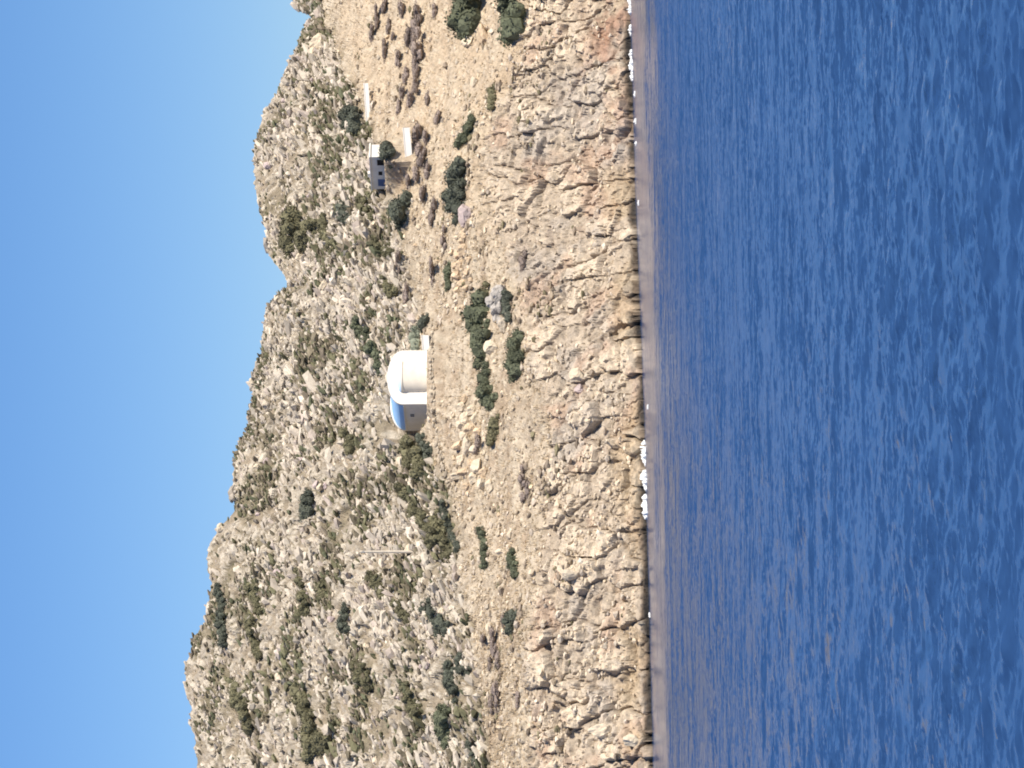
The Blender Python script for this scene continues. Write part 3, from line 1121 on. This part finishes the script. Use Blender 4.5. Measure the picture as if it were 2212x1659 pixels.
# green thickets: (x0, y0, x1, y1, thickness px, kind, label); several bushes each
PATCH = [
    (1002, 2, 1002, 66, 62, 'green', 'leafy green bush of the upper thicket in the top-right corner'),
    (1088, 2, 1104, 66, 60, 'green', 'leafy green bush of the lower thicket in the top-right corner'),
    (1062, 198, 1064, 228, 22, 'olive', 'narrow dark bush at the edge of the right sea cliff'),
    (1018, 256, 995, 312, 26, 'green', 'green bush of the slanting strip above the right sea cliff'),
    (985, 345, 982, 462, 40, 'dark', 'dark green bush in the long thicket topping the right sea cliff'),
    (1030, 668, 1032, 762, 56, 'green', 'dark green bush of the big clump right of the cream boulder'),
    (1082, 622, 1100, 690, 26, 'dark', 'dark bush growing round the large grey outcrop'),
    (1112, 732, 1112, 812, 36, 'green', 'green bush of the flat-edged row below the cream boulder'),
    (1045, 805, 1052, 880, 34, 'green', 'green bush of the vertical clump just below the chapel'),
    (1062, 905, 1062, 955, 26, 'olive', 'dull green bush under the rock heap'),
    (1038, 1148, 1046, 1222, 22, 'green', 'slim green bush in dry grass on the left terrace'),
    (1104, 1196, 1106, 1244, 24, 'green', 'small green bush beside the bright white rock'),
    (1100, 1320, 1102, 1362, 30, 'dark', 'dark bluish bush on the cliff edge at lower left'),
    (966, 578, 964, 622, 18, 'green', 'small green bush left of the orange rockfall'),
    (1050, 630, 1030, 650, 22, 'olive', 'olive bush at the top of the big green clump'),
    (640, 462, 610, 530, 40, 'olive', 'olive bush in the wide crag patch left of the house'),
    (665, 480, 650, 530, 34, 'olive', 'olive bush in the wide crag patch left of the house'),
    (690, 480, 720, 540, 24, 'olive', 'olive bush in the narrow streak below the wide crag patch'),
    (732, 442, 748, 470, 34, 'dark', 'dark bush on the slope above the round tree'),
    (745, 240, 768, 275, 36, 'dark', 'dark bush above the long pale wall on the right'),
    (770, 275, 790, 300, 24, 'olive', 'dark bush above the long pale wall on the right'),
    (826, 314, 830, 330, 30, 'dark', 'round dark bush touching the right end of the house'),
    (760, 690, 790, 742, 24, 'green', 'green bush in the slanting streak above and right of the chapel'),
    (798, 752, 826, 805, 26, 'green', 'green bush directly above the chapel roof'),
    (890, 722, 892, 748, 30, 'silver', 'silvery green bush beside the white wall right of the chapel'),
    (912, 690, 914, 704, 30, 'dark', 'very dark low bush right of the silvery bush by the chapel'),
    (868, 948, 905, 1030, 30, 'olive', 'olive bush in the streak just left of the chapel'),
    (905, 948, 925, 1010, 26, 'dark', 'dark bush at the foot of the chapel long wall'),
    (860, 1040, 880, 1080, 26, 'olive', 'olive bush on the slope left of the chapel streak'),
    (885, 1090, 935, 1175, 26, 'olive', 'olive bush in the slanting streak between chapel and pole'),
    (925, 1120, 975, 1205, 30, 'olive', 'olive bush in the lower slanting streak under the pole'),
    (950, 1095, 985, 1185, 16, 'dark', 'dark bush along the base of the hill under the pole'),
    (655, 1075, 660, 1112, 36, 'dark', 'dark green bush high on the hill left of the chapel'),
    (740, 935, 760, 975, 24, 'olive', 'olive bush midway up the slope above the chapel'),
    (795, 1242, 825, 1290, 22, 'olive', 'olive bush in the short streak left of the pole'),
    (850, 1300, 880, 1345, 18, 'olive', 'olive bush low on the left hillside'),
    (915, 1310, 960, 1365, 26, 'dark', 'dark green bush in the slanting streak at the left hill foot'),
    (740, 1315, 742, 1365, 24, 'dark', 'dark bush in mid left hillside'),
    (690, 1265, 700, 1300, 22, 'olive', 'olive bush in upper left hillside'),
    (640, 1240, 660, 1330, 20, 'olive', 'olive bush in upper left hillside'),
    (540, 1260, 560, 1330, 22, 'olive', 'olive bush near the top of the left hill'),
    (470, 1270, 480, 1390, 22, 'dark', 'dark green bush along the left skyline'),
    (535, 1330, 560, 1420, 24, 'olive', 'olive bush under the left skyline'),
    (500, 1480, 540, 1580, 28, 'olive', 'olive bush in the slanting streak below the highest point of the hill'),
    (635, 1480, 660, 1560, 34, 'olive', 'olive bush in the largest green patch on the far left hillside'),
    (655, 1560, 695, 1625, 40, 'olive', 'olive bush in the largest green patch on the far left hillside'),
    (670, 1590, 660, 1640, 34, 'olive', 'olive bush in the largest green patch on the far left hillside'),
    (965, 1440, 975, 1500, 30, 'dark', 'dark green bush around pale stones at the lower left hill foot'),
    (985, 1418, 1000, 1460, 24, 'dark', 'dark green bush around pale stones at the lower left hill foot'),
    (945, 1535, 955, 1590, 34, 'green', 'green bush of the heart-shaped clump at lower left'),
    (1005, 1600, 1030, 1655, 20, 'dark', 'dark narrow bush at the far lower left hill foot'),
    (870, 1480, 900, 1560, 24, 'olive', 'olive bush in the streak above the heart-shaped clump'),
    (760, 1430, 800, 1490, 24, 'olive', 'olive bush in the left middle hillside streak'),
    (820, 600, 850, 640, 22, 'olive', 'olive bush on the slope right of the very dark bush'),
    (800, 520, 850, 560, 22, 'olive', 'olive bush on the slope left of the round tree'),
    (770, 430, 800, 470, 22, 'olive', 'olive bush between the crag and the round tree'),
    (1050, 700, 1050, 700, 20, 'green', 'small green tuft tight above the cream boulder'),
]
SPOTS = {}
nbush = 0
for x0, y0, x1, y1, th, kind, lab in PATCH:
    L = math.hypot(x1 - x0, y1 - y0)
    m = max(1, int(L / (th * 0.50)) + 1)
    for q in range(m):
        t = (q + 0.5) / m
        x = x0 + (x1 - x0) * t + R.uniform(-0.18, 0.18) * th
        y = y0 + (y1 - y0) * t + R.uniform(-0.18, 0.18) * th
        k = R.uniform(0.85, 1.25)
        SPOTS.setdefault(lab, []).append((y, x + th * 0.25, th * 1.5 * k, th * 1.3 * k, kind))
        nbush += 1
for lab, sp in SPOTS.items():
    sp.sort()
    for i, (y, x, w, h, kind) in enumerate(sp):
        shrub(x, y, w, h, kind, nth(lab, i) if len(sp) > 1 else lab, 'bushes: ' + lab.split(' bush ')[-1] if len(sp) > 1 else None)

# dry mauve cushions
MAUVE = [(805, 78, 30, 16), (832, 112, 28, 14), (842, 60, 26, 14), (815, 48, 24, 12), (862, 238, 24, 14), (945, 262, 26, 16), (925, 215, 22, 14), (860, 130, 26, 14), (940, 30, 22, 14), (830, 20, 26, 14), (870, 20, 30, 16),
         (900, 60, 42, 26), (885, 85, 34, 22), (905, 110, 40, 24), (900, 150, 30, 20), (880, 165, 26, 18), (900, 185, 26, 18), (890, 215, 30, 18), (870, 205, 20, 14),
         (850, 80, 18, 12), (905, 290, 40, 24), (922, 300, 26, 18), (908, 325, 30, 22), (912, 348, 32, 20), (920, 330, 22, 16), (900, 375, 30, 20), (925, 375, 26, 18), (885, 400, 22, 16), (915, 420, 34, 18), (935, 470, 26, 16), (940, 445, 24, 14),
         (1068, 1400, 26, 20), (1078, 1425, 26, 20), (1060, 1440, 20, 14), (1076, 1500, 46, 22), (1062, 1520, 20, 16), (1130, 1035, 24, 18), (1142, 1060, 26, 18), (1130, 1075, 20, 14), (1090, 1345, 20, 14), (1132, 570, 28, 20),
         (860, 560, 30, 14), (880, 640, 34, 16), (935, 590, 30, 14), (960, 520, 26, 14), (1035, 960, 26, 20), (1120, 1500, 18, 14), (1045, 1380, 18, 14)]
MCNT = {}
for x, y, w, h in sorted(MAUVE, key=lambda q: q[1]):
    lab = ('dry mauve cushion shrub on the golden slope' if y < 500 else
           'dry mauve cushion shrub on the terrace between house and chapel' if y < 760 else
           'dry mauve cushion shrub in the pale grass of the left terrace')
    MCNT[lab] = MCNT.get(lab, -1) + 1
    shrub(x, y, w * 1.9, h * 1.2, 'mauve', nth(lab, MCNT[lab]), lab, name='cushion_shrub')

# the round tree left of the house
p, _ = hitP(882, 455)
s_ = p.y / F * KP
tree = obj('evergreen_tree', None, loc=p, label='round dark evergreen tree standing alone left of the white house', cat='tree')
mb = MB()
tube(mb, (0, 0, -0.4), (0.05, 0, 0.7), 0.14, 0.10)
for a in range(4):
    tube(mb, (0.05, 0, 0.6), (0.6 * math.cos(a * 1.6), 0.6 * math.sin(a * 1.6), 1.3), 0.08, 0.04)
mb.build('trunk', M_BARK, tree)
v, t_ = foliage(777, 900, 0.085)
cr = obj('crown', mesh_np('crown', v, t_, [M_LEAF['dark']]), tree)
cr.scale = (46 * s_, 44 * s_, 38 * s_)
cr.location = (0, 0, 14 * s_)

# ------------------------------------------------------------------ loose stones, scrub, grass: uncountable cover
prng = np.random.default_rng(77)
flat_hill = np.where((T > 3.0) & (T < 4.1) & (padw < 0.97) & (padw2 < 0.97))[0]
flat_terr = np.where((T > 1.9) & (T < 3.0) & (padw < 0.95) & (padw2 < 0.95))[0]
flat_clif = np.where((T > 1.12) & (T < 2.1))[0]


def scatter(idx, n, w=None):
    if w is not None:
        w = w / w.sum()
    ch = prng.choice(idx, n, p=w)
    return ch


def joined(name, sites, base, basef, sx, sy, sz, colors, mat, lift, dip=True, label=None, cat=None):
    n, m = len(sites), len(base)
    crest = np.where(T[sites] > 3.82, 0.7, 1.0)      # only small stones and tufts on the very crest
    sx, sy, sz = sx * crest, sy * crest, sz * crest
    rz = prng.normal(0, 0.45, n) if dip else prng.uniform(0, 6.28, n)
    c, s = np.cos(rz), np.sin(rz)
    jit = prng.normal(size=(n, m, 3)) * 0.16
    b = (base[None] + jit) * np.stack([sx, sy, sz], -1)[:, None, :]
    x = b[..., 0] * c[:, None] - b[..., 1] * s[:, None]
    y = b[..., 0] * s[:, None] + b[..., 1] * c[:, None]
    z = b[..., 2]
    if dip:          # lie along the strata, dipping down to the left
        a = prng.normal(math.radians(30), 0.25, n)[:, None]
        x, z = x * np.cos(a) - z * np.sin(a), x * np.sin(a) + z * np.cos(a)
    pv = np.stack([x, y, z], -1) + pos[sites][:, None, :]
    pv[..., 2] += lift[:, None]
    fc = (basef[None] + (np.arange(n) * m)[:, None, None]).reshape(-1, 3)
    cc = np.repeat(colors, m, 0)
    me_ = mesh_np(name, pv.reshape(-1, 3), fc, [mat], cc)
    return obj(name, me_, kind='stuff', label=label, cat=cat)


def colour_mix(n, cols, probs, var=0.12):
    k = prng.choice(len(cols), n, p=probs)
    c = np.array(cols)[k]
    return c * prng.normal(1, var, (n, 1)).clip(0.6, 1.4)


ROCKC = [(0.46, 0.405, 0.335), (0.56, 0.50, 0.41), (0.38, 0.34, 0.285), (0.42, 0.36, 0.31)]
uflat = UU.ravel()
inframe = lambda idx: np.where((uflat[idx] > -165) & (uflat[idx] < 935), 1.0, 0.25)
clump = lambda idx, a, b, s: 0.15 + sstep(fbm(strata(pos[idx], 0.5) / s, 201, 3), a, b)
# stones on the hill
n = 17500
st = scatter(flat_hill, n, inframe(flat_hill) * clump(flat_hill, -0.3, 0.35, 3.0))
sz = 0.07 + 0.75 * prng.beta(0.9, 6.5, n)
joined('loose_stones', st, rock_verts(900, ico0, 5), icf0, sz * prng.uniform(1.1, 2.4, n), sz * prng.uniform(0.8, 1.2, n), sz * prng.uniform(0.55, 0.95, n),
       colour_mix(n, ROCKC, [0.4, 0.3, 0.17, 0.13]), M_STUFF_ROCK, sz * 0.12, label='pale limestone rubble covering the rocky hillside', cat='rubble')
# stones on terrace and cliff
n = 3500
both = np.concatenate([flat_terr, flat_clif])
st = scatter(both, n, inframe(both) * clump(both, 0.0, 0.4, 2.2))
sz = 0.06 + 0.22 * prng.beta(1.2, 5, n) * 1.5
joined('loose_stones', st, rock_verts(901, ico0, 5), icf0, sz * prng.uniform(1.0, 1.6, n), sz, sz * prng.uniform(0.6, 1.0, n),
       colour_mix(n, [(0.56, 0.47, 0.35), (0.50, 0.43, 0.35), (0.62, 0.54, 0.43)], [0.5, 0.3, 0.2]), M_STUFF_ROCK, sz * 0.25, dip=False, label='small tan stones strewn over terrace and sea cliff', cat='rubble')
# low scrub on the hill, in streaks along the strata
n = 14500
scr = scatter(flat_hill, n, inframe(flat_hill) * (0.10 + 1.6 * sstep(patch[flat_hill], 0.0, 0.4)))
sz = 0.10 + 0.42 * prng.beta(1.1, 5.0, n)
scrub_v = np.concatenate([rock_verts(902, ico0, 0)])
joined('scrub', scr, scrub_v, icf0, sz * prng.uniform(1.1, 2.3, n), sz * prng.uniform(0.9, 1.3, n), sz * prng.uniform(0.5, 0.8, n),
       colour_mix(n, [(0.135, 0.130, 0.078), (0.18, 0.155, 0.11), (0.105, 0.112, 0.07), (0.22, 0.185, 0.14)], [0.30, 0.32, 0.16, 0.22], 0.2), M_STUFF_LEAF, sz * 0.2, label='low olive and brown scrub growing in streaks on the hillside', cat='scrub')
# scrub on terrace
n = 1200
scr = scatter(both, n, inframe(both) * (0.03 + sstep(patch[both], 0.1, 0.45)) * np.where(T[both] > 1.6, 1, 0.15))
sz = 0.10 + 0.3 * prng.beta(1.3, 4, n)
joined('scrub', scr, scrub_v, icf0, sz * prng.uniform(1.0, 1.6, n), sz, sz * prng.uniform(0.5, 0.8, n),
       colour_mix(n, [(0.27, 0.22, 0.17), (0.18, 0.16, 0.10), (0.32, 0.26, 0.19)], [0.5, 0.2, 0.3], 0.2), M_STUFF_LEAF, sz * 0.15, dip=False, label='sparse brown scrub dotted over the dry terrace', cat='scrub')
# dry grass tufts
n = 11500
gs = scatter(flat_terr, n, inframe(flat_terr))
tv, tf = [], []
for k in range(5):
    a = k * 1.257
    tv += [(0.25 * math.cos(a) - 0.12 * math.sin(a), 0.25 * math.sin(a) + 0.12 * math.cos(a), -0.15), (0.25 * math.cos(a) + 0.12 * math.sin(a), 0.25 * math.sin(a) - 0.12 * math.cos(a), -0.15), (0.75 * math.cos(a), 0.75 * math.sin(a), 1.0)]
    tf.append((3 * k, 3 * k + 1, 3 * k + 2))
sz = prng.uniform(0.08, 0.24, n)
joined('dry_grass', gs, np.array(tv), np.array(tf), sz, sz, sz * prng.uniform(0.8, 1.3, n),
       colour_mix(n, [(0.50, 0.40, 0.275), (0.42, 0.335, 0.23), (0.56, 0.47, 0.34)], [0.5, 0.3, 0.2]), M_STRAW, sz * 0, dip=False, label='straw-coloured dry grass tufts on the terrace', cat='grass')

# ------------------------------------------------------------------ surf along the rocks
fv_, ff_, nb = [], [], 0
SURF = [(1356, 2, 26, 15), (1357, 22, 22, 14), (1357, 66, 24, 12), (1359, 122, 26, 12), (1360, 145, 24, 16), (1361, 165, 22, 14), (1368, 264, 12, 10), (1369, 312, 8, 8), (1374, 440, 10, 6),
        (1387, 968, 30, 24), (1388, 985, 34, 18), (1389, 1030, 34, 22), (1390, 1045, 26, 14), (1390, 1086, 34, 26), (1391, 1105, 36, 20), (1398, 1327, 10, 6), (1394, 880, 10, 5), (1366, 205, 12, 6)]
for x, y, w, h in SURF:
    u, v = P(x + 2, y)
    k = -HC / float(kslope(np.array(u), np.array(v + 1.5)))
    d = ray(np.array(u), np.array(v + 1.5))
    c0 = np.array([d[0] / d[1] * k, k - 0.6, 0.0])
    s_ = k / F * KP
    for q in range(18):
        off = np.array([prng.uniform(-0.5, 0.5) * w * s_, prng.uniform(-0.5, 0.3), 0])
        hh_ = 0.7 * h * s_ * prng.uniform(0.3, 1.0) * (1 - abs(off[0]) / (w * s_) * 1.2)
        vv1 = (ico1 * (1 + 0.10 * prng.normal(size=(len(ico1), 1)))) * np.array([w * s_ * prng.uniform(0.06, 0.2), 0.3, max(hh_, 0.08)])
        fv_.append(vv1 + c0 + off)
        ff_.append(icf1 + nb)
        nb += len(ico1)
obj('surf_foam', mesh_np('surf_foam', np.concatenate(fv_), np.concatenate(ff_), [M_FOAM], smooth=True), kind='stuff', label='white surf breaking against the rocks at the waterline', cat='foam')
print('bushes', nbush, 'chapel', ch_o, CH_W, CH_L, CH_H)
